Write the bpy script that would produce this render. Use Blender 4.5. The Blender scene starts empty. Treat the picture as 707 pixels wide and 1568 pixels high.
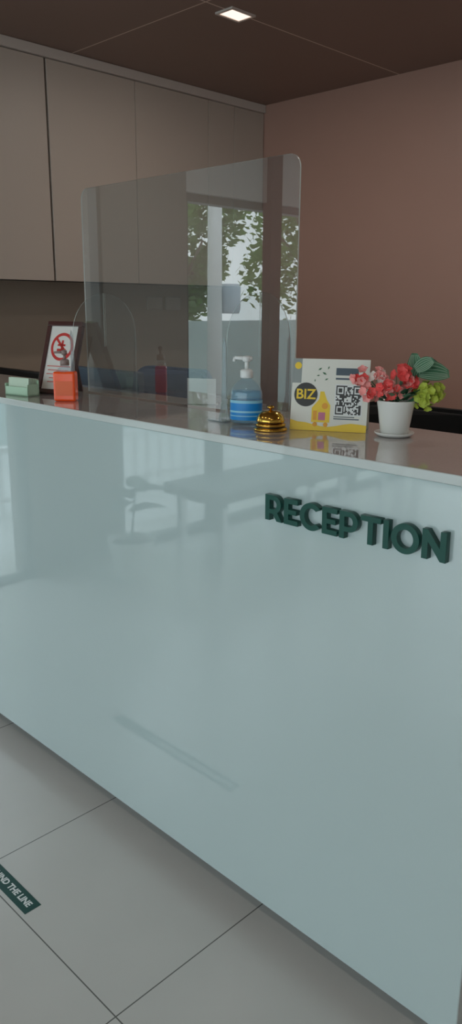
import bpy, bmesh, math, random
from mathutils import Vector, Matrix
random.seed(7)
S=bpy.context.scene
S.view_settings.view_transform='Standard'
S.view_settings.look='None'

# ------------------------------------------------------------ helpers
def lin(c):
    r=[]
    for v in c[:3]:
        v=v/255.0
        r.append(v/12.92 if v<=0.04045 else ((v+0.055)/1.055)**2.4)
    return (*r,1.0)
def mat(name,col,rough=0.5,metal=0.0,coat=0.0,spec=0.5,var=0.0,vscale=8.0,bump=0.0,bscale=40.0,emit=None,es=0.0,trans=0.0,alpha=1.0):
    m=bpy.data.materials.new(name); m.use_nodes=True
    nt=m.node_tree; b=nt.nodes['Principled BSDF']
    c=lin(col)
    b.inputs['Base Color'].default_value=c
    b.inputs['Roughness'].default_value=rough
    b.inputs['Metallic'].default_value=metal
    b.inputs['Coat Weight'].default_value=coat
    b.inputs['Coat Roughness'].default_value=0.03
    b.inputs['Specular IOR Level'].default_value=spec
    b.inputs['Transmission Weight'].default_value=trans
    b.inputs['Alpha'].default_value=alpha
    if emit:
        b.inputs['Emission Color'].default_value=lin(emit); b.inputs['Emission Strength'].default_value=es
    tc=nt.nodes.new('ShaderNodeTexCoord')
    if var>0:
        n=nt.nodes.new('ShaderNodeTexNoise'); n.inputs['Scale'].default_value=vscale; n.inputs['Detail'].default_value=4
        nt.links.new(tc.outputs['Object'],n.inputs['Vector'])
        r=nt.nodes.new('ShaderNodeMapRange')
        r.inputs['To Min'].default_value=1-var; r.inputs['To Max'].default_value=1+var
        nt.links.new(n.outputs['Fac'],r.inputs['Value'])
        mx=nt.nodes.new('ShaderNodeVectorMath'); mx.operation='SCALE'
        mx.inputs[0].default_value=c[:3]
        nt.links.new(r.outputs['Result'],mx.inputs['Scale'])
        nt.links.new(mx.outputs['Vector'],b.inputs['Base Color'])
    if bump>0:
        n2=nt.nodes.new('ShaderNodeTexNoise'); n2.inputs['Scale'].default_value=bscale; n2.inputs['Detail'].default_value=3
        nt.links.new(tc.outputs['Object'],n2.inputs['Vector'])
        bp=nt.nodes.new('ShaderNodeBump'); bp.inputs['Strength'].default_value=bump; bp.inputs['Distance'].default_value=0.002
        nt.links.new(n2.outputs['Fac'],bp.inputs['Height'])
        nt.links.new(bp.outputs['Normal'],b.inputs['Normal'])
    return m
def seam_mat(name,col,seam,ox,px,oy,py,w,rough,var=0.04,vscale=3.0,spec=0.5,tilevar=0.0):
    """tiles laid on world XY with thin joints"""
    m=mat(name,col,rough,spec=spec)
    nt=m.node_tree; b=nt.nodes['Principled BSDF']; N=nt.nodes.new; K=nt.links.new
    g=N('ShaderNodeNewGeometry'); sp=N('ShaderNodeSeparateXYZ'); K(g.outputs['Position'],sp.inputs[0])
    def line(out,o,p):
        a=N('ShaderNodeMath'); a.operation='SUBTRACT'; K(out,a.inputs[0]); a.inputs[1].default_value=o-100*p
        d=N('ShaderNodeMath'); d.operation='DIVIDE'; K(a.outputs[0],d.inputs[0]); d.inputs[1].default_value=p
        f=N('ShaderNodeMath'); f.operation='FRACT'; K(d.outputs[0],f.inputs[0])
        pp=N('ShaderNodeMath'); pp.operation='PINGPONG'; K(f.outputs[0],pp.inputs[0]); pp.inputs[1].default_value=0.5
        l=N('ShaderNodeMath'); l.operation='LESS_THAN'; K(pp.outputs[0],l.inputs[0]); l.inputs[1].default_value=w/2/p
        return l.outputs[0]
    lx=line(sp.outputs['X'],ox,px); ly=line(sp.outputs['Y'],oy,py)
    mx=N('ShaderNodeMath'); mx.operation='MAXIMUM'; K(lx,mx.inputs[0]); K(ly,mx.inputs[1])
    n=N('ShaderNodeTexNoise'); n.inputs['Scale'].default_value=vscale; n.inputs['Detail'].default_value=6; K(g.outputs['Position'],n.inputs['Vector'])
    r=N('ShaderNodeMapRange'); r.inputs['To Min'].default_value=1-var; r.inputs['To Max'].default_value=1+var; K(n.outputs['Fac'],r.inputs['Value'])
    sc=N('ShaderNodeVectorMath'); sc.operation='SCALE'; sc.inputs[0].default_value=lin(col)[:3]; K(r.outputs['Result'],sc.inputs['Scale'])
    mix=N('ShaderNodeMix'); mix.data_type='RGBA'
    K(mx.outputs[0],mix.inputs['Factor']); K(sc.outputs['Vector'],mix.inputs['A']); mix.inputs['B'].default_value=lin(seam)
    K(mix.outputs['Result'],b.inputs['Base Color'])
    return m
def clear_mat(name,tint=(0.95,0.97,0.96),ior=1.5,haze=0.04,hazecol=(200,205,205),rough=0.0,boost=1.0):
    m=bpy.data.materials.new(name); m.use_nodes=True; nt=m.node_tree; nt.nodes.clear(); N=nt.nodes.new; K=nt.links.new
    o=N('ShaderNodeOutputMaterial'); t=N('ShaderNodeBsdfTransparent'); t.inputs['Color'].default_value=(*tint,1)
    d=N('ShaderNodeBsdfDiffuse'); d.inputs['Color'].default_value=lin(hazecol)
    m1=N('ShaderNodeMixShader'); m1.inputs[0].default_value=haze; K(t.outputs[0],m1.inputs[1]); K(d.outputs[0],m1.inputs[2])
    gl=N('ShaderNodeBsdfGlossy'); gl.inputs['Roughness'].default_value=rough; gl.inputs['Color'].default_value=(1,1,1,1)
    f=N('ShaderNodeFresnel'); f.inputs['IOR'].default_value=ior
    g=N('ShaderNodeNewGeometry'); inv=N('ShaderNodeMath'); inv.operation='SUBTRACT'; inv.inputs[0].default_value=1; K(g.outputs['Backfacing'],inv.inputs[1])
    mu=N('ShaderNodeMath'); mu.operation='MULTIPLY'; K(f.outputs[0],mu.inputs[0]); K(inv.outputs[0],mu.inputs[1])
    mb=N('ShaderNodeMath'); mb.operation='MULTIPLY'; mb.use_clamp=True; K(mu.outputs[0],mb.inputs[0]); mb.inputs[1].default_value=boost
    m2=N('ShaderNodeMixShader'); K(mb.outputs[0],m2.inputs[0]); K(m1.outputs[0],m2.inputs[1]); K(gl.outputs[0],m2.inputs[2])
    K(m2.outputs[0],o.inputs['Surface'])
    return m
def link(o): S.collection.objects.link(o); return o
def obj(name,bm,mats,smooth=False,parent=None,M=None):
    me=bpy.data.meshes.new(name); bm.to_mesh(me); bm.free()
    for m in (mats if isinstance(mats,(list,tuple)) else [mats]): me.materials.append(m)
    if smooth:
        for p in me.polygons: p.use_smooth=True
    o=bpy.data.objects.new(name,me); link(o)
    if M is not None: o.matrix_world=M
    if parent: o.parent=parent
    return o
def empty(name,loc=(0,0,0),rot=0.0,sc=1.0):
    e=bpy.data.objects.new(name,None); e.empty_display_size=0.1; e.location=loc; e.rotation_euler=(0,0,rot); e.scale=(sc,sc,sc); link(e); return e
def bx(bm,a,b,mi=0,bev=0.0,M=None,segs=2):
    vs=[bm.verts.new((x,y,z)) for x in (a[0],b[0]) for y in (a[1],b[1]) for z in (a[2],b[2])]
    F=[(0,1,3,2),(4,6,7,5),(0,4,5,1),(2,3,7,6),(0,2,6,4),(1,5,7,3)]
    fs=[bm.faces.new([vs[i] for i in f]) for f in F]
    for f in fs: f.material_index=mi
    if bev>0:
        es=list({e for f in fs for e in f.edges})
        r=bmesh.ops.bevel(bm,geom=es,offset=bev,segments=segs,affect='EDGES',profile=0.5)
        vs=list({v for f in r['faces'] for v in f.verts}|{v for v in vs if v.is_valid})
        for f in {f for v in vs for f in v.link_faces}: f.material_index=mi
    if M is not None:
        bmesh.ops.transform(bm,matrix=M,verts=[v for v in vs if v.is_valid])
    return vs
def box(name,a,b,m,bev=0.0,parent=None,M=None,segs=2):
    bm=bmesh.new(); bx(bm,a,b,0,bev,segs=segs); return obj(name,bm,m,parent=parent,M=M)
def lathe(bm,prof,segs=32,mi=0,sx=1.0,sy=1.0,M=None,cap=True):
    rings=[]; allv=[]
    for r,z in prof:
        ring=[bm.verts.new((max(r,1e-5)*sx*math.cos(2*math.pi*i/segs),max(r,1e-5)*sy*math.sin(2*math.pi*i/segs),z)) for i in range(segs)]
        rings.append(ring); allv+=ring
    for a,b in zip(rings,rings[1:]):
        for i in range(segs):
            f=bm.faces.new((a[i],a[(i+1)%segs],b[(i+1)%segs],b[i])); f.material_index=mi; f.smooth=True
    if cap:
        f=bm.faces.new(list(reversed(rings[0]))); f.material_index=mi
        f=bm.faces.new(rings[-1]); f.material_index=mi
    if M is not None: bmesh.ops.transform(bm,matrix=M,verts=allv)
    return allv
def prism(bm,pts,t,mi=0,ms=0,M=None):
    """2D polygon in XY extruded 0..t on Z"""
    a=[bm.verts.new((x,y,0)) for x,y in pts]; b=[bm.verts.new((x,y,t)) for x,y in pts]
    f=bm.faces.new(list(reversed(a))); f.material_index=mi
    f=bm.faces.new(b); f.material_index=mi
    n=len(pts)
    for i in range(n):
        f=bm.faces.new((a[i],a[(i+1)%n],b[(i+1)%n],b[i])); f.material_index=ms
    if M is not None: bmesh.ops.transform(bm,matrix=M,verts=a+b)
def rrect(x0,y0,x1,y1,r,n=8,corners=(1,1,1,1)):
    P=[]
    for k,(cx,cy,a0) in enumerate(((x1-r,y1-r,0),(x0+r,y1-r,90),(x0+r,y0+r,180),(x1-r,y0+r,270))):
        if corners[k]:
            for i in range(n+1):
                a=math.radians(a0+90*i/n); P.append((cx+r*math.cos(a),cy+r*math.sin(a)))
        else:
            P.append(((x1,x0,x0,x1)[k],(y1,y1,y0,y0)[k]))
    return P
def tube(bm,p0,p1,r0,r1=None,segs=12,mi=0):
    r1=r0 if r1 is None else r1
    p0=Vector(p0);p1=Vector(p1); d=p1-p0; L=d.length
    q=d.to_track_quat('Z','Y').to_matrix().to_4x4()
    return lathe(bm,[(r0,0),(r1,L)],segs,mi,M=Matrix.Translation(p0)@q)
def text(name,body,size,m,M,parent=None,align='CENTER',ext=0.0,off=0.0):
    c=bpy.data.curves.new(name,'FONT'); c.body=body; c.size=size; c.align_x=align; c.align_y='CENTER'; c.extrude=ext; c.offset=off
    c.materials.append(m); o=bpy.data.objects.new(name,c); link(o)
    if parent: o.parent=parent
    o.matrix_local=M
    return o
RX=lambda a:Matrix.Rotation(math.radians(a),4,'X')
RY=lambda a:Matrix.Rotation(math.radians(a),4,'Y')
RZ=lambda a:Matrix.Rotation(math.radians(a),4,'Z')
T=lambda *a:Matrix.Translation(a)

# ------------------------------------------------------------ materials
M_ceil=seam_mat('ceiling_panel_brown',(134,110,100),(225,205,190),-2.58,1.2,1.29,2.4,0.006,0.5)
M_floor=seam_mat('floor_tile_grey',(210,207,202),(110,108,104),-1.07,0.6,-0.385,0.6,0.003,0.22,var=0.05,vscale=5)
M_brown=mat('wall_laminate_brown',(184,146,132),0.42,var=0.05,vscale=2.5,bump=0.05)
M_paint=mat('wall_paint_white',(215,212,206),0.7,var=0.02)
M_recess=mat('backsplash_olive',(172,160,145),0.6,var=0.06,vscale=3)
M_cab=mat('cabinet_door_taupe',(196,185,174),0.45,var=0.03,vscale=2)
M_cabdark=mat('cabinet_gap_dark',(30,26,24),0.8)
M_cornice=mat('cabinet_cornice_light',(214,204,196),0.5)
M_face=mat('counter_gloss_white',(184,201,202),0.25,coat=1.0,spec=0.5,var=0.01,vscale=2)
M_face.node_tree.nodes['Principled BSDF'].inputs['Coat IOR'].default_value=2.0
M_lip=mat('counter_lip_white',(205,212,211),0.2,coat=0.6)
M_top=mat('counter_top_stone',(196,190,188),0.07,coat=0.6,var=0.08,vscale=160)
M_kick=mat('toe_kick_grey',(70,72,72),0.6)
M_green=mat('sign_letter_green',(4,74,64),0.35,var=0.03)
M_greend=mat('sticker_green',(6,70,62),0.4,var=0.05)
M_white=mat('white_print',(235,238,236),0.5)
M_acr=clear_mat('acrylic_clear',(0.88,0.90,0.90),1.9,0.035,(190,195,195),boost=1.75)
M_acredge=mat('acrylic_edge_frosted',(222,232,228),0.25,coat=0.5)
M_acredgef=mat('acrylic_foot_edge',(200,210,206),0.25,coat=0.5,alpha=0.45)
M_acrfoot=clear_mat('acrylic_foot_clear',(0.94,0.96,0.96),1.4,0.03,(200,205,205))
M_gus=clear_mat('acrylic_gusset',(0.85,0.88,0.9),1.6,0.22,(190,200,205))
M_glass=clear_mat('window_glass',(0.96,0.98,0.98),1.3,0.0)
M_alu=mat('window_frame_dark',(62,66,66),0.4,metal=0.3)
M_post=mat('post_dark',(14,14,15),0.8,spec=0.1)
M_header=mat('window_header_pale',(226,230,228),0.6)
M_pillar=mat('pillar_greige',(140,134,127),0.6,var=0.03)
M_black=mat('black_plastic',(18,18,20),0.35)
M_navy=mat('chair_fabric_navy',(30,60,104),0.85,var=0.2,vscale=120,bump=0.3,bscale=300)
M_blackf=mat('chair_fabric_black',(20,19,20),0.8,var=0.15,vscale=120,bump=0.3,bscale=300)
M_chrome=mat('chrome',(200,200,200),0.15,metal=1)
M_gold=mat('brass_gold',(226,180,84),0.14,metal=1.0)
M_frame=mat('frame_wood_mahogany',(72,32,30),0.3,coat=0.4,var=0.25,vscale=30)
M_paper=mat('paper_white',(232,230,226),0.6)
M_red=mat('print_red',(206,52,48),0.5)
M_orange=mat('orange_gel_plastic',(248,88,26),0.2,coat=0.3,emit=(245,80,20),es=0.06)  # faint emission added so the bottle glows by itself
M_clearpl=clear_mat('clear_plastic',(0.90,0.95,0.98),1.45,0.12,(195,215,225))
M_bluelab=mat('label_blue',(16,140,220),0.35,var=0.05)
M_bluelt=mat('label_light_blue',(150,212,238),0.35)
M_gel=clear_mat('blue_gel',(0.72,0.87,0.95),1.33,0.22,(140,200,232))
M_pump=mat('pump_white_plastic',(238,242,242),0.3)
M_mint=mat('mint_box',(188,222,196),0.5)
M_ceramic=mat('pot_ceramic_white',(236,238,234),0.22,coat=0.4)
M_coral=mat('petal_coral',(245,92,90),0.6,var=0.15,vscale=60)
M_pink=mat('petal_pink',(250,165,160),0.6,var=0.15,vscale=60)
M_wpet=mat('petal_white',(246,236,228),0.6)
M_ygreen=mat('petal_yellow_green',(184,200,76),0.6,var=0.2,vscale=60)
M_leaf=mat('leaf_green',(84,136,104),0.5,var=0.25,vscale=50)
M_leafd=mat('leaf_dark_green',(44,86,62),0.5,var=0.25,vscale=50)
M_leafv=mat('leaf_vein_pale',(175,205,180),0.5)
M_cardbg=mat('card_cream',(232,232,222),0.45)
M_yellow=mat('print_yellow',(248,210,44),0.45)
M_amber=mat('print_amber',(240,166,34),0.45)
M_dark=mat('print_dark',(46,44,42),0.45)
M_slate=mat('print_slate',(70,86,98),0.45)
M_pgreen=mat('print_green',(60,110,70),0.45)
M_foliage=mat('tree_foliage',(118,156,88),0.6,var=0.5,vscale=1.5)
nt=M_foliage.node_tree; b=nt.nodes['Principled BSDF']; tr=nt.nodes.new('ShaderNodeBsdfTranslucent'); tr.inputs['Color'].default_value=lin((135,175,90)); ms=nt.nodes.new('ShaderNodeMixShader'); ms.inputs[0].default_value=.35
nt.links.new(b.outputs[0],ms.inputs[1]); nt.links.new(tr.outputs[0],ms.inputs[2]); nt.links.new(ms.outputs[0],nt.nodes['Material Output'].inputs['Surface'])
M_bark=mat('tree_bark',(92,80,68),0.9,var=0.2,vscale=10,bump=0.5)
M_conc=mat('concrete_pole',(235,235,232),0.8,var=0.08)
M_pave=mat('pavement',(205,205,200),0.85,var=0.08,vscale=1)
M_wallg=mat('boundary_wall_green_grey',(172,190,186),0.8,var=0.08,vscale=1)
M_steel=mat('transformer_steel',(195,208,214),0.5,var=0.05)
M_monback=mat('monitor_back_blue_grey',(52,76,100),0.45)
M_bench=mat('bench_grey_vinyl',(96,100,100),0.5,var=0.05)
M_rail=mat('railing_white_paint',(240,240,238),0.5)

# ------------------------------------------------------------ room shell
XL=-3.54; XR=2.5; YB=2.68; YF=-4.6; H=2.61
box('floor',(XL-0.5,YF-0.15,-0.12),(XR+0.15,YB+0.15,0),M_floor)
box('ceiling',(XL-0.5,YF-0.15,H),(XR+0.15,YB+0.15,H+0.12),M_ceil)
box('wall_back',(XL-0.5,YB,0),(XR,YB+0.15,H),M_brown)
box('wall_right',(XR,YF-0.15,0),(XR+0.15,YB+0.15,H),M_paint)
box('wall_left_rear',(-4.04,0.16,0),(-3.9,YB,H),M_recess)
box('wall_left_niche_return',(-4.04,0.06,0),(XL,0.16,H),M_pillar)
bm=bmesh.new()
bx(bm,(XL-0.2,-0.10,0),(XL,0.06,H)); bx(bm,(XL-0.2,-1.52,0),(XL,-0.92,H)); bx(bm,(XL-0.2,-0.92,2.06),(XL,-0.10,H))
obj('wall_left',bm,M_pillar)
box('wall_left_header',(XL-0.2,YF,2.06),(XL,-1.52,H),M_header)
box('trim_1',(XL-0.03,-2.30,0),(XL+0.04,-2.20,H),M_post)
def window(name,axis,c,a0,a1,z0,z1,mull,depth=0.08,transom=None,mw=0.045,fw=0.045):
    root=empty(name)
    bm=bmesh.new()
    def bar(p0,p1,q0,q1,g=None,w=depth):
        if axis=='Y': bx(bm,(c-w/2,p0,q0),(c+w/2,p1,q1))
        else: bx(bm,(p0,c-w/2,q0),(p1,c+w/2,q1))
    bar(a0,a0+fw,z0,z1); bar(a1-fw,a1,z0,z1); bar(a0,a1,z0,z0+fw); bar(a0,a1,z1-fw,z1)
    for m in mull: bar(m-mw/2,m+mw/2,z0,z1)
    if transom: bar(a0,a1,transom-0.02,transom+0.02)
    obj('frame',bm,M_alu,parent=root)
    bm=bmesh.new()
    if axis=='Y': v=[(c,a0,z0),(c,a1,z0),(c,a1,z1),(c,a0,z1)]
    else: v=[(a0,c,z0),(a1,c,z0),(a1,c,z1),(a0,c,z1)]
    bm.faces.new([bm.verts.new(p) for p in v]); obj('pane',bm,M_glass,parent=root)
window('window_1','Y',XL-0.05,-0.92,-0.10,0.0,2.06,[],fw=0.02)
window('window_2','Y',XL-0.08,YF,-1.52,0.0,2.06,[-3.1,-3.85],mw=0.06)
box('wall_front_header',(XL-0.2,YF-0.15,2.45),(XR,YF,H),M_paint)
window('window_3','X',YF-0.07,XL,XR,0.0,2.45,[-2.3,-1.1,0.1,1.3])

# ------------------------------------------------------------ wall cabinets
root=empty('wall_cabinet')
bm=bmesh.new(); bx(bm,(-3.9,0.17,1.552),(-3.562,2.675,2.56)); obj('carcass',bm,M_cabdark,parent=root)
bm=bmesh.new()
ys=[0.17,0.60,1.14,1.68,2.21,2.42,2.675]
gp=[0,0.0015,0.006,0.0015,0.0015,0.0015,0]
for i in range(6):
    bx(bm,(-3.56,ys[i]+gp[i],1.546),(-3.54,ys[i+1]-gp[i+1],2.562),bev=0.001,segs=1)
obj('doors',bm,M_cab,parent=root)
box('cornice',(-3.9,0.17,2.566),(-3.525,2.675,2.608),M_cornice,parent=root)
root=empty('base_cabinet')
bm=bmesh.new(); bx(bm,(-3.895,0.2,0.08),(-3.45,2.60,0.78)); bx(bm,(-3.895,0.22,0.0),(-3.5,2.58,0.08)); obj('carcass',bm,M_cab,parent=root)
bm=bmesh.new()
for i in range(4): bx(bm,(-3.45,0.21+i*0.6,0.1),(-3.432,0.795+i*0.6,0.76),bev=0.001,segs=1)
obj('doors',bm,M_cab,parent=root)
box('worktop',(-3.895,0.18,0.78),(-3.42,2.62,0.81),M_cornice,parent=root,bev=0.003)
M_sock=mat('socket_plate',(186,178,166),0.5)
root=empty('wall_socket')
bm=bmesh.new()
for k in range(2):
    y=2.02+k*0.15
    bx(bm,(-3.899,y,1.40),(-3.888,y+0.12,1.48),bev=0.003)
obj('plates',bm,M_sock,parent=root)
bm=bmesh.new()
for k in range(2):
    y=2.02+k*0.15
    for j in (0.03,0.07): bx(bm,(-3.889,y+j,1.425),(-3.886,y+j+0.02,1.455))
obj('switches',bm,M_sock,parent=root)

# ------------------------------------------------------------ downlights: one in view, the rest added as unseen fill
M_lamp=mat('lamp_diffuser',(255,240,225),0.5,emit=(255,226,210),es=1.3)
def downlight(cx,cy,power):
    root=empty('ceiling_downlight_and_fill')
    bm=bmesh.new()
    x0,x1,y0,y1=cx-.051,cx+.051,cy-.07,cy+.07; w=0.012
    bx(bm,(x0,y0,2.602),(x1,y0+w,2.6095)); bx(bm,(x0,y1-w,2.602),(x1,y1,2.6095)); bx(bm,(x0,y0+w,2.602),(x0+w,y1-w,2.6095)); bx(bm,(x1-w,y0+w,2.602),(x1,y1-w,2.6095))
    obj('trim_ring',bm,M_cornice,parent=root)
    box('diffuser',(x0+w,y0+w,2.605),(x1-w,y1-w,2.6095),M_lamp,parent=root)
    l=bpy.data.lights.new('lamp','AREA'); l.shape='RECTANGLE'; l.size=0.08; l.size_y=0.11; l.energy=power; l.color=(1,.9,.82)
    o=link(bpy.data.objects.new('lamp',l)); o.location=(cx,cy,2.60); o.parent=root
for cx in (-2.585,-1.385,-0.185,1.015): downlight(cx,1.465,3.5)  # first one is in view; the others are unseen, added to brighten the reception
for cx in (-2.585,-1.385,-0.185,1.015): downlight(cx,-1.5,2)  # all unseen, added as weak warm fill over the lobby

# ------------------------------------------------------------ reception counter
root=empty('reception_counter')
CX0,CX1=-3.40,-0.515
box('front_panel',(CX0,0,0.076),(CX1,0.05,1.150),M_face,parent=root,bev=0.0015,segs=1)
box('end_panel',(CX1-0.05,0.0505,0.076),(CX1,0.37,1.150),M_face,parent=root)
box('end_panel_far',(CX0,0.0505,0.076),(CX0+0.05,0.37,1.150),M_face,parent=root)
box('toe_kick',(CX0+0.05,0.07,0.0),(CX1-0.07,0.35,0.078),M_kick,parent=root)
bm=bmesh.new(); bx(bm,(CX0-0.004,-0.005,1.150),(CX1+0.004,0.382,1.168),bev=0.002)
for f in bm.faces:
    f.material_index=0 if f.calc_center_median().z>1.1675 else 1
obj('transaction_top',bm,[M_top,M_lip],parent=root)
box('inner_back',(CX0+0.05,0.33,0.078),(CX1-0.05,0.37,1.149),M_lip,parent=root)
root=empty('work_desk')
bm=bmesh.new(); bx(bm,(CX0+0.1,0.386,0.72),(CX1-0.1,0.72,0.75),bev=0.002); bx(bm,(CX0+0.1,0.386,0),(CX0+0.13,0.70,0.72)); bx(bm,(CX1-0.13,0.386,0),(CX1-0.1,0.70,0.72)); bx(bm,(-2.0,0.386,0),(-1.97,0.70,0.72))
obj('top_and_legs',bm,M_lip,parent=root)

# ------------------------------------------------------------ RECEPTION lettering (built outlines)
def arc(cx,cy,rx,ry,a0,a1,n=20):
    return [(cx+rx*math.cos(math.radians(a0+(a1-a0)*i/n)),cy+ry*math.sin(math.radians(a0+(a1-a0)*i/n))) for i in range(n+1)]
W=0.205
def glyph(ch):
    if ch=='E': return [[(0,0),(.66,0),(.66,.18),(W,.18),(W,.41),(.59,.41),(.59,.58),(W,.58),(W,.82),(.65,.82),(.65,1),(0,1)]],.66
    if ch=='T': return [[(.31,0),(.31+W,0),(.31+W,.82),(.82,.82),(.82,1),(0,1),(0,.82),(.31,.82)]],.82
    if ch=='I': return [[(0,0),(W,0),(W,1),(0,1)]],W
    if ch=='N': return [[(0,0),(W,0),(W,.62),(.68,0),(.86,0),(.86,1),(.66,1),(.66,.40),(.19,1),(0,1)]],.86
    if ch=='O': return [arc(.53,.5,.53,.52,0,360,40)[:-1],arc(.53,.5,.32,.33,360,0,40)[:-1]],1.06
    if ch=='C': return [arc(.53,.5,.53,.52,42,318,36)+arc(.53,.5,.32,.33,312,48,36)],.93
    if ch=='P': return [[(0,0),(W,0),(W,.27),(.42,.27)]+arc(.42,.635,.36,.365,-90,90,16)+[(0,1)],
                        [(W,.445),(W,.825),(.42,.825)]+arc(.42,.635,.16,.19,90,-90,12)],.78
    if ch=='R': return [[(0,0),(W,0),(W,.28),(.38,.28),(.58,0),(.83,0),(.61,.32)]+arc(.42,.65,.36,.35,-58,90,16)+[(0,1)],
                        [(W,.455),(W,.825),(.42,.825)]+arc(.42,.64,.16,.185,90,-90,12)],.83
word='RECEPTION'; gap=.115; glyphs=[]; x=0
for ch in word:
    g,w=glyph(ch); glyphs.append((x,g)); x+=w+gap
tot=x-gap
sx=0.405/tot; sz=0.0515
cu=bpy.data.curves.new('reception_sign_lettering','CURVE'); cu.dimensions='2D'; cu.fill_mode='BOTH'; cu.extrude=0.006; cu.bevel_depth=0.0004
for gx,g in glyphs:
    for pts in g:
        sp=cu.splines.new('POLY'); sp.points.add(len(pts)-1); sp.use_cyclic_u=True
        for i,(a,b) in enumerate(pts): sp.points[i].co=((gx+a)*sx,b*sz,0,1)
cu.materials.append(M_green)
lo=link(bpy.data.objects.new('reception_sign_lettering',cu))
lo.matrix_world=T(-1.016,-0.0066,1.014)@RY(-0.6)@RX(90)

# ------------------------------------------------------------ acrylic screen
root=empty('acrylic_sneeze_guard')
bm=bmesh.new()
prism(bm,rrect(-2.01,1.1725,-1.18,1.752,0.03,corners=(1,1,0,0)),0.004,0,1,M=T(0,0.262,0)@RX(90))
bmesh.ops.recalc_face_normals(bm,faces=bm.faces)
obj('screen',bm,[M_acr,M_acredge],parent=root)
for k,fx in enumerate((-1.915,-1.292)):
    bm=bmesh.new()
    y0,y1=0.148,0.372; r=(y1-y0)/2; cy=(y0+y1)/2; zt=1.462
    P=[(y0,1.1685),(y1,1.1685)]+arc(cy,zt-r,r,r,0,88,12)+[(cy+0.003,zt),(cy+0.003,1.31),(cy-0.003,1.31),(cy-0.003,zt)]+arc(cy,zt-r,r,r,92,180,12)
    Mx=Matrix(((0,0,1,fx-0.0015),(1,0,0,0),(0,1,0,0),(0,0,0,1)))
    prism(bm,P,0.003,0,1,M=Mx)
    bmesh.ops.recalc_face_normals(bm,faces=bm.faces)
    obj('foot_%d'%(k+1),bm,[M_acrfoot,M_acredgef],parent=root)
    bm=bmesh.new()
    prism(bm,[(fx-0.022,1.170),(fx+0.016,1.170),(fx+0.004,1.21),(fx+0.001,1.345),(fx-0.004,1.36),(fx-0.009,1.345),(fx-0.012,1.21)],0.003,0,1,M=T(0,0.146,0)@RX(90))
    bx(bm,(fx-0.03,0.115,1.1685),(fx+0.024,0.1465,1.1715),0)
    bmesh.ops.recalc_face_normals(bm,faces=bm.faces)
    obj('gusset_%d'%(k+1),bm,[M_gus,M_acredgef],parent=root)

# ------------------------------------------------------------ objects on the counter
CT=1.1685
root=empty('service_bell',(-1.127,0.120,CT),0,.95)
bm=bmesh.new()
lathe(bm,[(0.0385,0),(0.0385,0.004),(0.036,0.006),(0.033,0.0065),(0.033,0.010),(0.0345,0.011),(0.0345,0.0145),(0.031,0.0165),(0.029,0.017)],48)
lathe(bm,[(0.0315,0.019),(0.0325,0.0195),(0.0322,0.023),(0.0305,0.030),(0.0265,0.0365),(0.020,0.0415),(0.012,0.0440),(0.004,0.0448)],48)
lathe(bm,[(0.003,0.044),(0.003,0.049),(0.0075,0.050),(0.0085,0.0525),(0.007,0.0550),(0.001,0.0560)],24)
obj('brass_body',bm,M_gold,parent=root,smooth=True)
bm=bmesh.new(); lathe(bm,[(0.026,0.0165),(0.026,0.0195)],32); lathe(bm,[(0.0335,0.0066),(0.0335,0.0102)],40); obj('dark_gap',bm,M_black,parent=root)
root=empty('hand_sanitizer_bottle',(-1.226,0.146,CT),math.radians(35),1.06)
bm=bmesh.new()
lathe(bm,[(0.030,0),(0.034,0.003),(0.0345,0.01),(0.0345,0.062),(0.033,0.072),(0.027,0.083),(0.017,0.092),(0.012,0.096),(0.012,0.104)],40,sy=0.72)
obj('bottle',bm,M_clearpl,parent=root,smooth=True)
bm=bmesh.new()
lathe(bm,[(0.028,0.003),(0.0325,0.006),(0.0325,0.066),(0.031,0.071)],40,sy=0.70); obj('gel',bm,M_gel,parent=root,smooth=True)
bm=bmesh.new()
lathe(bm,[(0.0349,0.010),(0.0349,0.046)],40,sy=0.725,cap=False); obj('label',bm,M_bluelab,parent=root,smooth=True)
bm=bmesh.new()
lathe(bm,[(0.0351,0.046),(0.0351,0.052)],40,sy=0.728,cap=False); lathe(bm,[(0.0351,0.026),(0.0351,0.030)],40,sy=0.728,cap=False); lathe(bm,[(0.0351,0.018),(0.0351,0.020)],40,sy=0.728,cap=False); obj('label_band',bm,M_bluelt,parent=root,smooth=True)
bm=bmesh.new()
lathe(bm,[(0.0125,0.098),(0.0135,0.1),(0.0135,0.113),(0.011,0.116),(0.006,0.117)],28)
lathe(bm,[(0.0042,0.116),(0.0042,0.134)],16)
lathe(bm,[(0.0065,0.132),(0.009,0.134),(0.009,0.142),(0.006,0.144)],20)
tube(bm,(0,0,0.139),(-0.026,0.0,0.140),0.0048,0.0036); tube(bm,(-0.0255,0,0.1405),(-0.028,0,0.132),0.0036,0.0028)
tube(bm,(0,0,0.139),(0.012,0.0,0.139),0.005,0.004)
obj('pump',bm,M_pump,parent=root,smooth=False)
root=empty('orange_gel_bottle',(-1.868,0.085,CT),math.radians(40))
bm=bmesh.new(); bx(bm,(-0.031,-0.018,0),(0.031,0.018,0.082),bev=0.006,segs=3); obj('bottle',bm,M_orange,parent=root)
bm=bmesh.new(); bx(bm,(-0.024,-0.0187,0.016),(0.024,-0.0182,0.056)); obj('label',bm,mat('label_dark_orange',(240,104,44),0.4),parent=root)
bm=bmesh.new(); lathe(bm,[(0.024,0.080),(0.018,0.090),(0.012,0.094),(0.012,0.106)],28,sy=0.7); obj('shoulder',bm,M_clearpl,parent=root,smooth=True)
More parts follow.
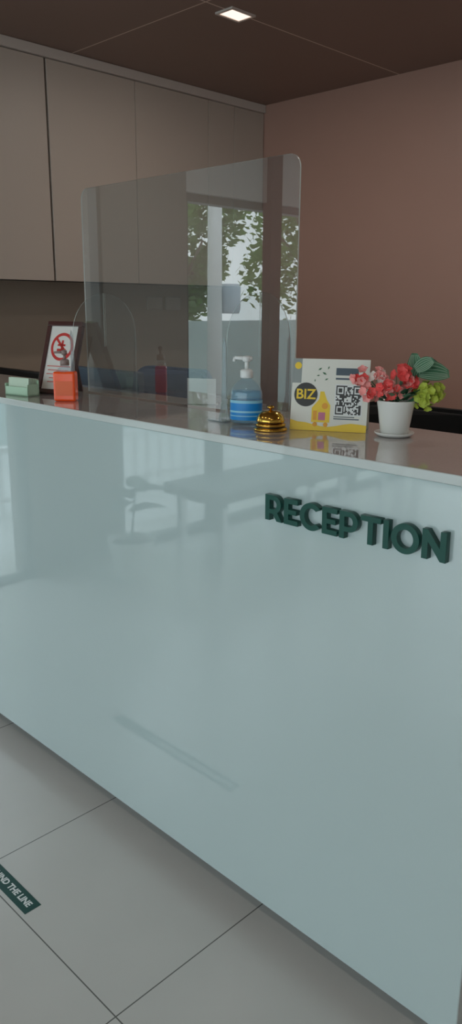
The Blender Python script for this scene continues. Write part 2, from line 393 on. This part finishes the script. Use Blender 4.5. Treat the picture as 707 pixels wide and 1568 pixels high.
bm=bmesh.new(); lathe(bm,[(0.0125,0.098),(0.0125,0.112),(0.009,0.115)],24); lathe(bm,[(0.004,0.112),(0.004,0.128)],12); lathe(bm,[(0.007,0.127),(0.008,0.138),(0.004,0.14)],16); tube(bm,(0,0,0.134),(-0.028,0,0.133),0.004,0.003)
obj('pump',bm,mat('pump_smoky',(150,130,126),0.3),parent=root)
root=empty('business_card_holder',(-2.075,0.068,CT),math.radians(10))
bm=bmesh.new(); bx(bm,(-0.05,-0.022,0),(0.05,0.022,0.004)); bx(bm,(-0.05,-0.022,0),(0.05,-0.019,0.026)); bx(bm,(-0.05,-0.022,0),(-0.047,0.022,0.034)); bx(bm,(0.047,-0.022,0),(0.05,0.022,0.034)); bx(bm,(-0.05,0.019,0),(0.05,0.022,0.045)); obj('tray',bm,M_mint,parent=root)
bm=bmesh.new()
for i in range(9): bx(bm,(-0.044,-0.016+i*0.0036,0.005),(0.044,-0.0145+i*0.0036,0.05+random.uniform(-0.001,0.002)),M=RX(-6))
obj('cards',bm,mat('cards_pale_green',(206,226,206),0.6),parent=root)
root=empty('picture_frame',(-2.032,0.150,CT),math.radians(16))
fw,fh=0.134,0.222
bm=bmesh.new(); b_=0.014
for a,b in (((-fw/2,-0.008,0),(fw/2,0.008,b_)),((-fw/2,-0.008,fh-b_),(fw/2,0.008,fh)),((-fw/2,-0.008,b_),(-fw/2+b_,0.008,fh-b_)),((fw/2-b_,-0.008,b_),(fw/2,0.008,fh-b_))): bx(bm,a,b,bev=0.002)
bx(bm,(-fw/2+0.004,0.003,0.004),(fw/2-0.004,0.007,fh-0.004))
lean=T(0,0.0,0.0)@RX(-19)
o=obj('moulding',bm,M_frame,parent=root); o.matrix_local=lean
bm=bmesh.new(); bx(bm,(-fw/2+b_,-0.002,b_),(fw/2-b_,0.003,fh-b_)); o=obj('poster',bm,M_paper,parent=root); o.matrix_local=lean
bm=bmesh.new()
prism_M=T(0,-0.0024,0.145)@RX(90)
R1,R2=0.043,0.034
ro=[bm.verts.new((R1*math.cos(a*math.pi/20),R1*math.sin(a*math.pi/20),0)) for a in range(40)]
ri=[bm.verts.new((R2*math.cos(a*math.pi/20),R2*math.sin(a*math.pi/20),0)) for a in range(40)]
for i in range(40): bm.faces.new((ro[i],ro[(i+1)%40],ri[(i+1)%40],ri[i]))
def q(x0,y0,x1,y1,R=None):
    vs=[bm.verts.new(p) for p in ((x0,y0,0.0002),(x1,y0,0.0002),(x1,y1,0.0002),(x0,y1,0.0002))]; bm.faces.new(vs)
    if R is not None: bmesh.ops.transform(bm,matrix=R,verts=vs)
q(-0.036,-0.004,0.036,0.004,RZ(-45)); q(-0.018,-0.014,0.016,-0.006); q(-0.018,0.002,0.012,0.008); q(-0.004,-0.02,0.004,0.02)
bmesh.ops.transform(bm,matrix=prism_M,verts=bm.verts); o=obj('prohibition_symbol',bm,M_red,parent=root); o.matrix_local=lean
bm=bmesh.new()
for i,w in enumerate((0.09,0.08,0.086,0.06,0.07)): q(-w/2,-0.0015,w/2,0.0015); bm.verts.ensure_lookup_table(); bmesh.ops.transform(bm,matrix=T(0,-0.0024,0.085-i*0.012)@RX(90),verts=bm.verts[-4:])
o=obj('poster_text',bm,mat('print_faded_red',(214,120,112),0.5),parent=root); o.matrix_local=lean
bm=bmesh.new(); bx(bm,(-0.02,0,0),(0.02,0.003,0.17)); o=obj('easel_leg',bm,M_frame,parent=root); o.matrix_local=T(0,0.108,0.0)@RX(14)
root=empty('name_card_stand',(-1.555,0.312,CT),math.radians(32))
bm=bmesh.new(); bx(bm,(-0.040,0,0.0),(0.040,0.002,0.07)); bx(bm,(-0.040,0,0),(0.040,0.028,0.002)); o=obj('card',bm,M_paper,parent=root)

# promotional tent card
root=empty('promotional_tent_card',(-1.030,0.196,CT),math.radians(28.7))
cw,chh=0.166,0.154; tl=RX(-9)
bm=bmesh.new(); bx(bm,(-cw/2,0,0),(cw/2,0.0025,chh)); o=obj('front_board',bm,M_cardbg,parent=root); o.matrix_local=tl
bm=bmesh.new(); bx(bm,(-cw/2,-0.0025,0),(cw/2,0,chh)); o=obj('rear_board',bm,M_cardbg,parent=root); o.matrix_local=T(0,0.052,0)@RX(9.5)
def art(name,polys,m,lay):
    bm=bmesh.new()
    for P in polys: bm.faces.new([bm.verts.new(((a-0.5)*cw,-0.0002*lay,b*chh)) for a,b in P])
    o=obj(name,bm,m,parent=root); o.matrix_local=tl; return o
R4=lambda a,b,c,d:[(a,b),(c,b),(c,d),(a,d)]
asp=cw/chh
circ=lambda cx,cy,r,n=28:[(cx+r*math.cos(2*math.pi*i/n),cy+r*asp*math.sin(2*math.pi*i/n)) for i in range(n)]
art('yellow_band',[[(0.0,0.0),(1,0),(1,.10)]+[(1-t/10,.09+.03*math.sin(t*0.9)) for t in range(1,10)]+[(0,.15)]],M_yellow,1)
art('grey_strip',[R4(0,.66,.12,1)],mat('print_grey',(150,158,156),0.5),1)
art('logo_dot',[circ(.07,.90,.045)],M_yellow,2)
art('badge',[circ(.19,.50,.155)],M_dark,2)
art('cart_body',[[(.28,.12),(.52,.12),(.52,.36),(.47,.44),(.43,.55),(.38,.55),(.37,.44),(.28,.32)]],M_yellow,2)
art('cart_detail',[R4(.30,.15,.35,.28),circ(.45,.35,.04),circ(.33,.09,.03),circ(.47,.09,.03)],M_amber,3)
art('pink_tile',[R4(.37,.15,.46,.26)],mat('print_pink',(206,120,150),0.5),4)
def speck(cx,cy,r,a):
    c,s=math.cos(a),math.sin(a); P=[(r,0),(0,r*.4),(-r,0),(0,-r*.4)]
    return [(cx+x*c-y*s,cy+(x*s+y*c)*asp) for x,y in P]
art('leaf_specks',[speck(.36,.86,.03,.6),speck(.42,.80,.034,-.5),speck(.34,.77,.022,.2),speck(.47,.88,.024,1.2),speck(.45,.72,.026,.5),speck(.30,.70,.02,1.5)],M_pgreen,2)
art('header',[R4(.57,.78,.86,.88),R4(.57,.72,.80,.745)],M_slate,2)
art('qr_back',[R4(.57,.22,.93,.66)],M_white,2)
n=21; polys=[]
def fin(i,j,ci,cj):
    a=max(abs(i-ci),abs(j-cj)); return a<=3,(a==3 or a<=1)
for i in range(n):
    for j in range(n):
        on=random.random()<.5
        for ci,cj in ((3,3),(3,17),(17,17)):
            ins,v=fin(i,j,ci,cj)
            if ins: on=v
        if on:
            u=.585+i*.33/n; v=.24+j*.40/n; polys.append(R4(u,v,u+.33/n,v+.40/n))
art('qr_code',polys,M_dark,3)
art('footer_text',[R4(.57,.17,.90,.185),R4(.57,.20,.84,.212)],M_slate,2)
text('badge_text','BIZ',0.030,M_yellow,tl@T((.19-.5)*cw,-0.0008,.50*chh)@RX(90),parent=root,off=0.0006)

# ------------------------------------------------------------ flower pot
root=empty('potted_flowers',(-0.897,0.252,CT),math.radians(45))
bm=bmesh.new()
lathe(bm,[(0.030,0),(0.036,0.002),(0.0405,0.006),(0.0415,0.009),(0.0395,0.009),(0.034,0.005),(0.028,0.004)],48)
obj('saucer',bm,M_ceramic,parent=root,smooth=True)
bm=bmesh.new()
lathe(bm,[(0.026,0.004),(0.029,0.006),(0.0325,0.03),(0.036,0.055),(0.0385,0.068),(0.0395,0.072),(0.0395,0.075),(0.037,0.075),(0.035,0.066),(0.033,0.062)],48)
obj('pot',bm,M_ceramic,parent=root,smooth=True)
bm=bmesh.new(); lathe(bm,[(0.034,0.062),(0.02,0.068),(0.002,0.07)],24); obj('moss',bm,M_leafd,parent=root)
def petal(bm,c,d,up,L,Wd,cup,mi,nl=4):
    d=Vector(d).normalized(); up=Vector(up).normalized(); s=d.cross(up).normalized(); up=s.cross(d)
    prev=None
    for i in range(nl+1):
        t=i/nl; w=Wd*math.sin(math.pi*min(1,(0.12+0.80*t)))**0.75/2
        p=Vector(c)+d*(L*t)+up*(cup*L*t*t)
        row=[bm.verts.new(p-s*w+up*w*.35),bm.verts.new(p-up*w*0.05),bm.verts.new(p+s*w+up*w*.35)]
        if prev:
            for k in range(2):
                f=bm.faces.new((prev[k],prev[k+1],row[k+1],row[k])); f.material_index=mi; f.smooth=True
        prev=row
def flower(bm,c,n,size,mi,npet=5):
    n=Vector(n).normalized(); a=n.orthogonal().normalized(); b=n.cross(a); ph=random.random()*6
    for k in range(npet):
        an=ph+2*math.pi*k/npet; d=a*math.cos(an)+b*math.sin(an)+n*0.35
        petal(bm,c,d,n,size,size*1.05,random.uniform(-.1,.25),mi)
MF=[M_coral,M_pink,M_wpet,M_ygreen,M_leaf,M_leafd]
bm=bmesh.new()
def cluster(c,R,nf,size,mis):
    c=Vector(c)
    for i in range(nf):
        v=Vector((random.gauss(0,1),random.gauss(0,1)-0.8,random.gauss(0,1)+.3)).normalized()
        flower(bm,c+v*R*random.uniform(.6,1),v+Vector((0,-.3,0)),size,random.choice(mis))
        tube(bm,c+v*R*.6,c*0.3+Vector((0,0,0.06))*.7,0.0006,0.0008,5,4)
cluster((0.006,-0.012,0.124),0.020,14,0.0120,[0,0,0,1])
cluster((-0.024,-0.02,0.098),0.019,12,0.0115,[0,0,1])
cluster((0.024,-0.01,0.110),0.016,8,0.0115,[0,0,1])
cluster((-0.006,-0.025,0.092),0.013,7,0.0105,[0,0,1])
cluster((-0.074,-0.005,0.124),0.019,11,0.0105,[0,1,1])
cluster((-0.060,-0.01,0.088),0.019,10,0.0105,[0,1,1])
cluster((-0.042,-0.008,0.122),0.015,10,0.010,[2,2,1])
cluster((0.062,-0.012,0.086),0.028,36,0.0095,[3])
cluster((0.080,0.0,0.092),0.017,14,0.009,[3])
obj('blossoms',bm,MF,parent=root)
bm=bmesh.new()
def leaf(c,d,up,L,Wd,cup,mi):
    petal(bm,c,d,up,L,Wd,cup,mi,nl=8)
LV=[((0.030,0.0,0.120),(0.05,-.1,1),(0.3,-1,0.3),0.050,0.036,-.12,0),
    ((0.040,0.0,0.130),(0.95,-.1,.10),(0,-.8,.6),0.066,0.048,-.25,0),
    ((0.045,0.012,0.148),(1,.1,.05),(0,-.6,.8),0.052,0.036,-.3,1),
    ((0.034,-0.005,0.136),(0.9,-.1,.6),(0,-.8,.5),0.042,0.030,-.1,0)]
for l in LV: leaf(*l)
for i in range(16):
    a=random.uniform(0,6.28); d=(math.cos(a),math.sin(a),random.uniform(.55,1.1))
    leaf((0.022*math.cos(a),0.022*math.sin(a),0.076),d,(0,0,1),random.uniform(.03,.042),.017,-.12,random.choice((0,1)))
for k in range(7):
    tube(bm,(0,0,0.065),((-.07,-.05,-.02,.01,.05,.07,.03)[k],-.003,(.11,.08,.1,.11,.135,.085,.122)[k]),0.0013,0.0009,6,0)
obj('leaves',bm,[M_leaf,M_leafd],parent=root)
bm=bmesh.new()
def veined(c,d,up,L,Wd,cup,mi=0):
    d=Vector(d).normalized(); up=Vector(up).normalized(); s=d.cross(up).normalized(); up=s.cross(d)
    for k in range(-3,4):
        prev=None
        for i in range(9):
            t=0.04+i/8*.9; w=Wd*math.sin(math.pi*min(1,(0.12+0.80*t)))**0.75/2
            off=k/3.6; p=Vector(c)+d*(L*t)+up*(cup*L*t*t)+s*(w*off)+up*(w*(.40*abs(off)-.05*(1-abs(off)))+0.0006)
            row=[bm.verts.new(p-s*0.0006),bm.verts.new(p+s*0.0006)]
            if prev: bm.faces.new((prev[0],prev[1],row[1],row[0]))
            prev=row
veined(*LV[1]); veined(*LV[0]); veined(*LV[3])
obj('leaf_veins',bm,M_leafv,parent=root)

# ------------------------------------------------------------ office chairs
def chair(loc,rot,mf,top=1.10):
    root=empty('office_chair',loc,math.radians(rot))
    bm=bmesh.new()
    P=rrect(-0.24,0,0.24,0.56,0.07,8)
    zb=top-0.56
    prism(bm,P,0.05,M=T(0,0.22,zb)@RX(90))
    bmesh.ops.bevel(bm,geom=[e for e in bm.edges if abs((e.verts[0].co-e.verts[1].co).y)<1e-5],offset=0.012,segments=2,affect='EDGES')
    for v in bm.verts: v.co.y+= -0.9*v.co.x**2+0.10*(v.co.z-zb)**2
    bx(bm,(-0.25,-0.24,0.44),(0.25,0.18,0.51),bev=0.03,segs=3)
    obj('upholstery',bm,mf,parent=root)
    bm=bmesh.new()
    bx(bm,(-0.03,0.20,0.42),(0.03,0.26,zb+0.15)); bx(bm,(-0.1,-0.1,0.41),(0.1,0.24,0.44))
    for s in (-1,1):
        bx(bm,(s*0.28-0.02,-0.16,0.66),(s*0.28+0.02,0.10,0.685),bev=0.008); bx(bm,(s*0.275-0.012,-0.05,0.44),(s*0.275+0.012,-0.01,0.66)); bx(bm,(min(0,s*0.28),-0.05,0.425),(max(0,s*0.28),-0.01,0.442))
    for k in range(5):
        a=2*math.pi*k/5+.3; tube(bm,(0,0,0.11),(0.25*math.cos(a),0.25*math.sin(a),0.07),0.024,0.015,8)
        c,s_=math.cos(a),math.sin(a)
        lathe(bm,[(0.012,-0.018),(0.028,-0.016),(0.028,0.016),(0.012,0.018)],16,M=T(0.25*c,0.25*s_,0.0285)@RZ(math.degrees(a)+90)@RY(90))
        tube(bm,(0.25*c,0.25*s_,0.03),(0.25*c,0.25*s_,0.075),0.008)
    obj('frame',bm,M_black,parent=root)
    bm=bmesh.new(); tube(bm,(0,0,0.10),(0,0,0.42),0.022,0.018,16); obj('gas_lift',bm,M_chrome,parent=root)
chair((-1.44,1.03,0),0,M_blackf,1.10)
chair((-2.70,1.03,0),4,M_navy,1.155)
def monitor(loc,rot,w=.26,top=.415,mb=None):
    root=empty('computer_monitor',loc,math.radians(rot))
    bm=bmesh.new(); bx(bm,(-w,-0.015,0.10),(w,0.015,top),bev=0.006); bx(bm,(-0.12,-0.04,0.2),(0.12,-0.015,0.34),bev=0.008); bx(bm,(-0.025,-0.04,0.008),(0.025,-0.02,0.22)); bx(bm,(-0.11,-0.1,0),(0.11,0.08,0.01),bev=0.003); obj('housing',bm,mb or M_black,parent=root)
    bm=bmesh.new(); bx(bm,(-w+.01,0.0152,0.112),(w-.01,0.0158,top-.01)); obj('screen',bm,mat('screen_glass',(14,18,24),0.1),parent=root)
monitor((-3.0,0.56,0.7505),0)
monitor((-2.33,0.56,0.7505),0,.20,.455,M_monback)

# ------------------------------------------------------------ floor sticker
root=empty('floor_sticker')
bm=bmesh.new(); bx(bm,(-2.05,-0.373,0.0),(-1.45,-0.328,0.0008)); obj('band',bm,M_greend,parent=root)
text('lettering','PLEASE STAND BEHIND THE LINE',0.024,M_white,T(-1.466,-0.3505,0.0011),parent=root,align='RIGHT',off=0.0009)

# ------------------------------------------------------------ lobby furniture near the window (seen reflected in the counter)
root=empty('waiting_bench')
bm=bmesh.new(); bx(bm,(-3.42,-3.5,0.36),(-2.95,-1.72,0.43),bev=0.02,segs=3); obj('seat_pad',bm,M_bench,parent=root)
bm=bmesh.new()
for y in (-3.4,-2.62,-1.84):
    bx(bm,(-3.38,y,0),(-3.34,y+0.04,0.36)); bx(bm,(-3.03,y,0),(-2.99,y+0.04,0.36)); bx(bm,(-3.38,y,0.33),(-2.99,y+0.04,0.36))
obj('legs',bm,M_chrome,parent=root)
root=empty('potted_rubber_plant',(-3.18,-1.30,0))
bm=bmesh.new(); lathe(bm,[(0.09,0),(0.10,0.02),(0.125,0.20),(0.13,0.22),(0.12,0.22),(0.115,0.19)],32); obj('pot',bm,M_ceramic,parent=root,smooth=True)
bm=bmesh.new(); lathe(bm,[(0.115,0.19),(0.02,0.20)],24); obj('soil',bm,M_bark,parent=root)
bm=bmesh.new()
tube(bm,(0,0,0.18),(0.01,-0.03,0.52),0.008,0.005,8)
for i,(z,a) in enumerate(((.36,-80),(.42,60),(.47,-60),(.50,-120),(.44,170),(.52,20))):
    a=math.radians(a)
    petal(bm,(0,-.01,z),(math.cos(a),math.sin(a),.30),(0,0,1),0.20,0.11,-.30,0,nl=6)
obj('leaves',bm,M_leafd,parent=root)

# ------------------------------------------------------------ outdoors
box('ground_outside',(-40,-40,-0.2),(30,25,-0.121),M_pave)
box('boundary_wall',(-8.2,-30,-0.13),(-8.0,6,1.22),M_wallg)
root=empty('white_railing')
bm=bmesh.new(); bx(bm,(-5.24,-6.0,0.36),(-5.18,-0.5,0.40)); bx(bm,(-5.23,-6.0,-0.02),(-5.19,-0.5,0.02))
y=-6.0
while y<-0.5: bx(bm,(-5.225,y,-0.121),(-5.195,y+0.03,0.37)); y+=0.14
obj('bars',bm,M_rail,parent=root)
def tree(x,y,R,z0,z1,n=3500):
    root=empty('tree',(x,y,-0.12)); bm=bmesh.new()
    tube(bm,(0,0,0),(0.05,0.05,z0+0.7),0.10,0.06,10)
    for k in range(5):
        a=k*1.3; tube(bm,(0.05,0.05,z0+.3),(R*.6*math.cos(a),R*.6*math.sin(a),(z0+z1)/2),0.04,0.015,6)
    obj('trunk',bm,M_bark,parent=root)
    bm=bmesh.new(); blobs=[(random.uniform(-.6,.6)*R,random.uniform(-.6,.6)*R,random.uniform(z0,z1),random.uniform(.3,.55)*R) for _ in range(14)]
    for i in range(n):
        b=random.choice(blobs); v=Vector((random.gauss(0,1),random.gauss(0,1),random.gauss(0,1))).normalized()*b[3]*random.uniform(.5,1.05)
        c=Vector(b[:3])+v; a=Vector((random.gauss(0,1),random.gauss(0,1),random.gauss(0,1))).normalized(); bb=a.orthogonal().normalized(); s=random.uniform(.05,.10)
        bm.faces.new([bm.verts.new(c+a*s),bm.verts.new(c+bb*s*.5),bm.verts.new(c-a*s),bm.verts.new(c-bb*s*.5)])
    obj('foliage',bm,M_foliage,parent=root)
tree(-9.6,-6.75,0.95,1.4,3.6,4500); tree(-9.4,-9.9,1.5,1.7,4.4,6000); tree(-9.5,-4.6,1.2,1.4,4.0); tree(-9.8,-13.5,1.6,1.6,4.6,3000); tree(-9.6,-2.2,1.1,1.5,3.8)
root=empty('utility_pole',(-7.4,-5.44,-0.12))
bm=bmesh.new(); tube(bm,(0,0,0),(0,0,5),0.10,0.08,16); bx(bm,(-0.05,-0.8,4.6),(0.05,0.8,4.72)); obj('shaft',bm,M_conc,parent=root)
bm=bmesh.new(); lathe(bm,[(0.13,1.45),(0.15,1.5),(0.15,1.78),(0.13,1.82)],20,M=T(0.0,-0.26,0)); obj('equipment_box',bm,M_steel,parent=root)

# ------------------------------------------------------------ light
w=bpy.data.worlds.new('overcast_sky'); S.world=w; w.use_nodes=True; nt=w.node_tree
bg=nt.nodes['Background']; tc=nt.nodes.new('ShaderNodeTexCoord'); sp=nt.nodes.new('ShaderNodeSeparateXYZ'); nt.links.new(tc.outputs['Generated'],sp.inputs[0])
cr=nt.nodes.new('ShaderNodeValToRGB'); cr.color_ramp.elements[0].position=0.0; cr.color_ramp.elements[0].color=(0.84,0.95,0.98,1); cr.color_ramp.elements[1].position=0.8; cr.color_ramp.elements[1].color=(0.66,0.78,0.88,1)
nt.links.new(sp.outputs['Z'],cr.inputs[0]); nt.links.new(cr.outputs[0],bg.inputs['Color']); bg.inputs['Strength'].default_value=2.9
def portal(loc,rot,sx,sy):
    l=bpy.data.lights.new('window_portal','AREA'); l.shape='RECTANGLE'; l.size=sx; l.size_y=sy; l.cycles.is_portal=True
    o=link(bpy.data.objects.new('window_portal',l)); o.location=loc; o.rotation_euler=rot
portal((-0.5,YF-0.12,1.22),(math.radians(90),0,0),6.0,2.45)
portal((XL-0.16,-3.06,1.03),(math.radians(90),0,math.radians(-90)),3.1,2.06)
portal((XL-0.16,-0.5,1.03),(math.radians(90),0,math.radians(-90)),0.8,2.06)

# ------------------------------------------------------------ camera
Lc=Vector((-1224.5,325,1184)).normalized(); Yc=Vector((1226.5,307,1184)).normalized(); Xc=-Lc
Yc=(Yc-Xc*Yc.dot(Xc)).normalized(); Zc=Vector((33,4436,-1184)); Zc=(Zc-Xc*Zc.dot(Xc)-Yc*Zc.dot(Yc)).normalized()
R=Matrix(((Xc[0],Xc[1],-Xc[2]),(Yc[0],Yc[1],-Yc[2]),(Zc[0],Zc[1],-Zc[2])))
cd=bpy.data.cameras.new('camera'); cam=link(bpy.data.objects.new('camera',cd))
cam.matrix_world=Matrix.Translation((0,-1.128,1.43))@R.to_4x4()
cd.sensor_fit='VERTICAL'; cd.sensor_height=36.0; cd.lens=36.0*1184/1568; cd.clip_start=0.02
S.camera=cam
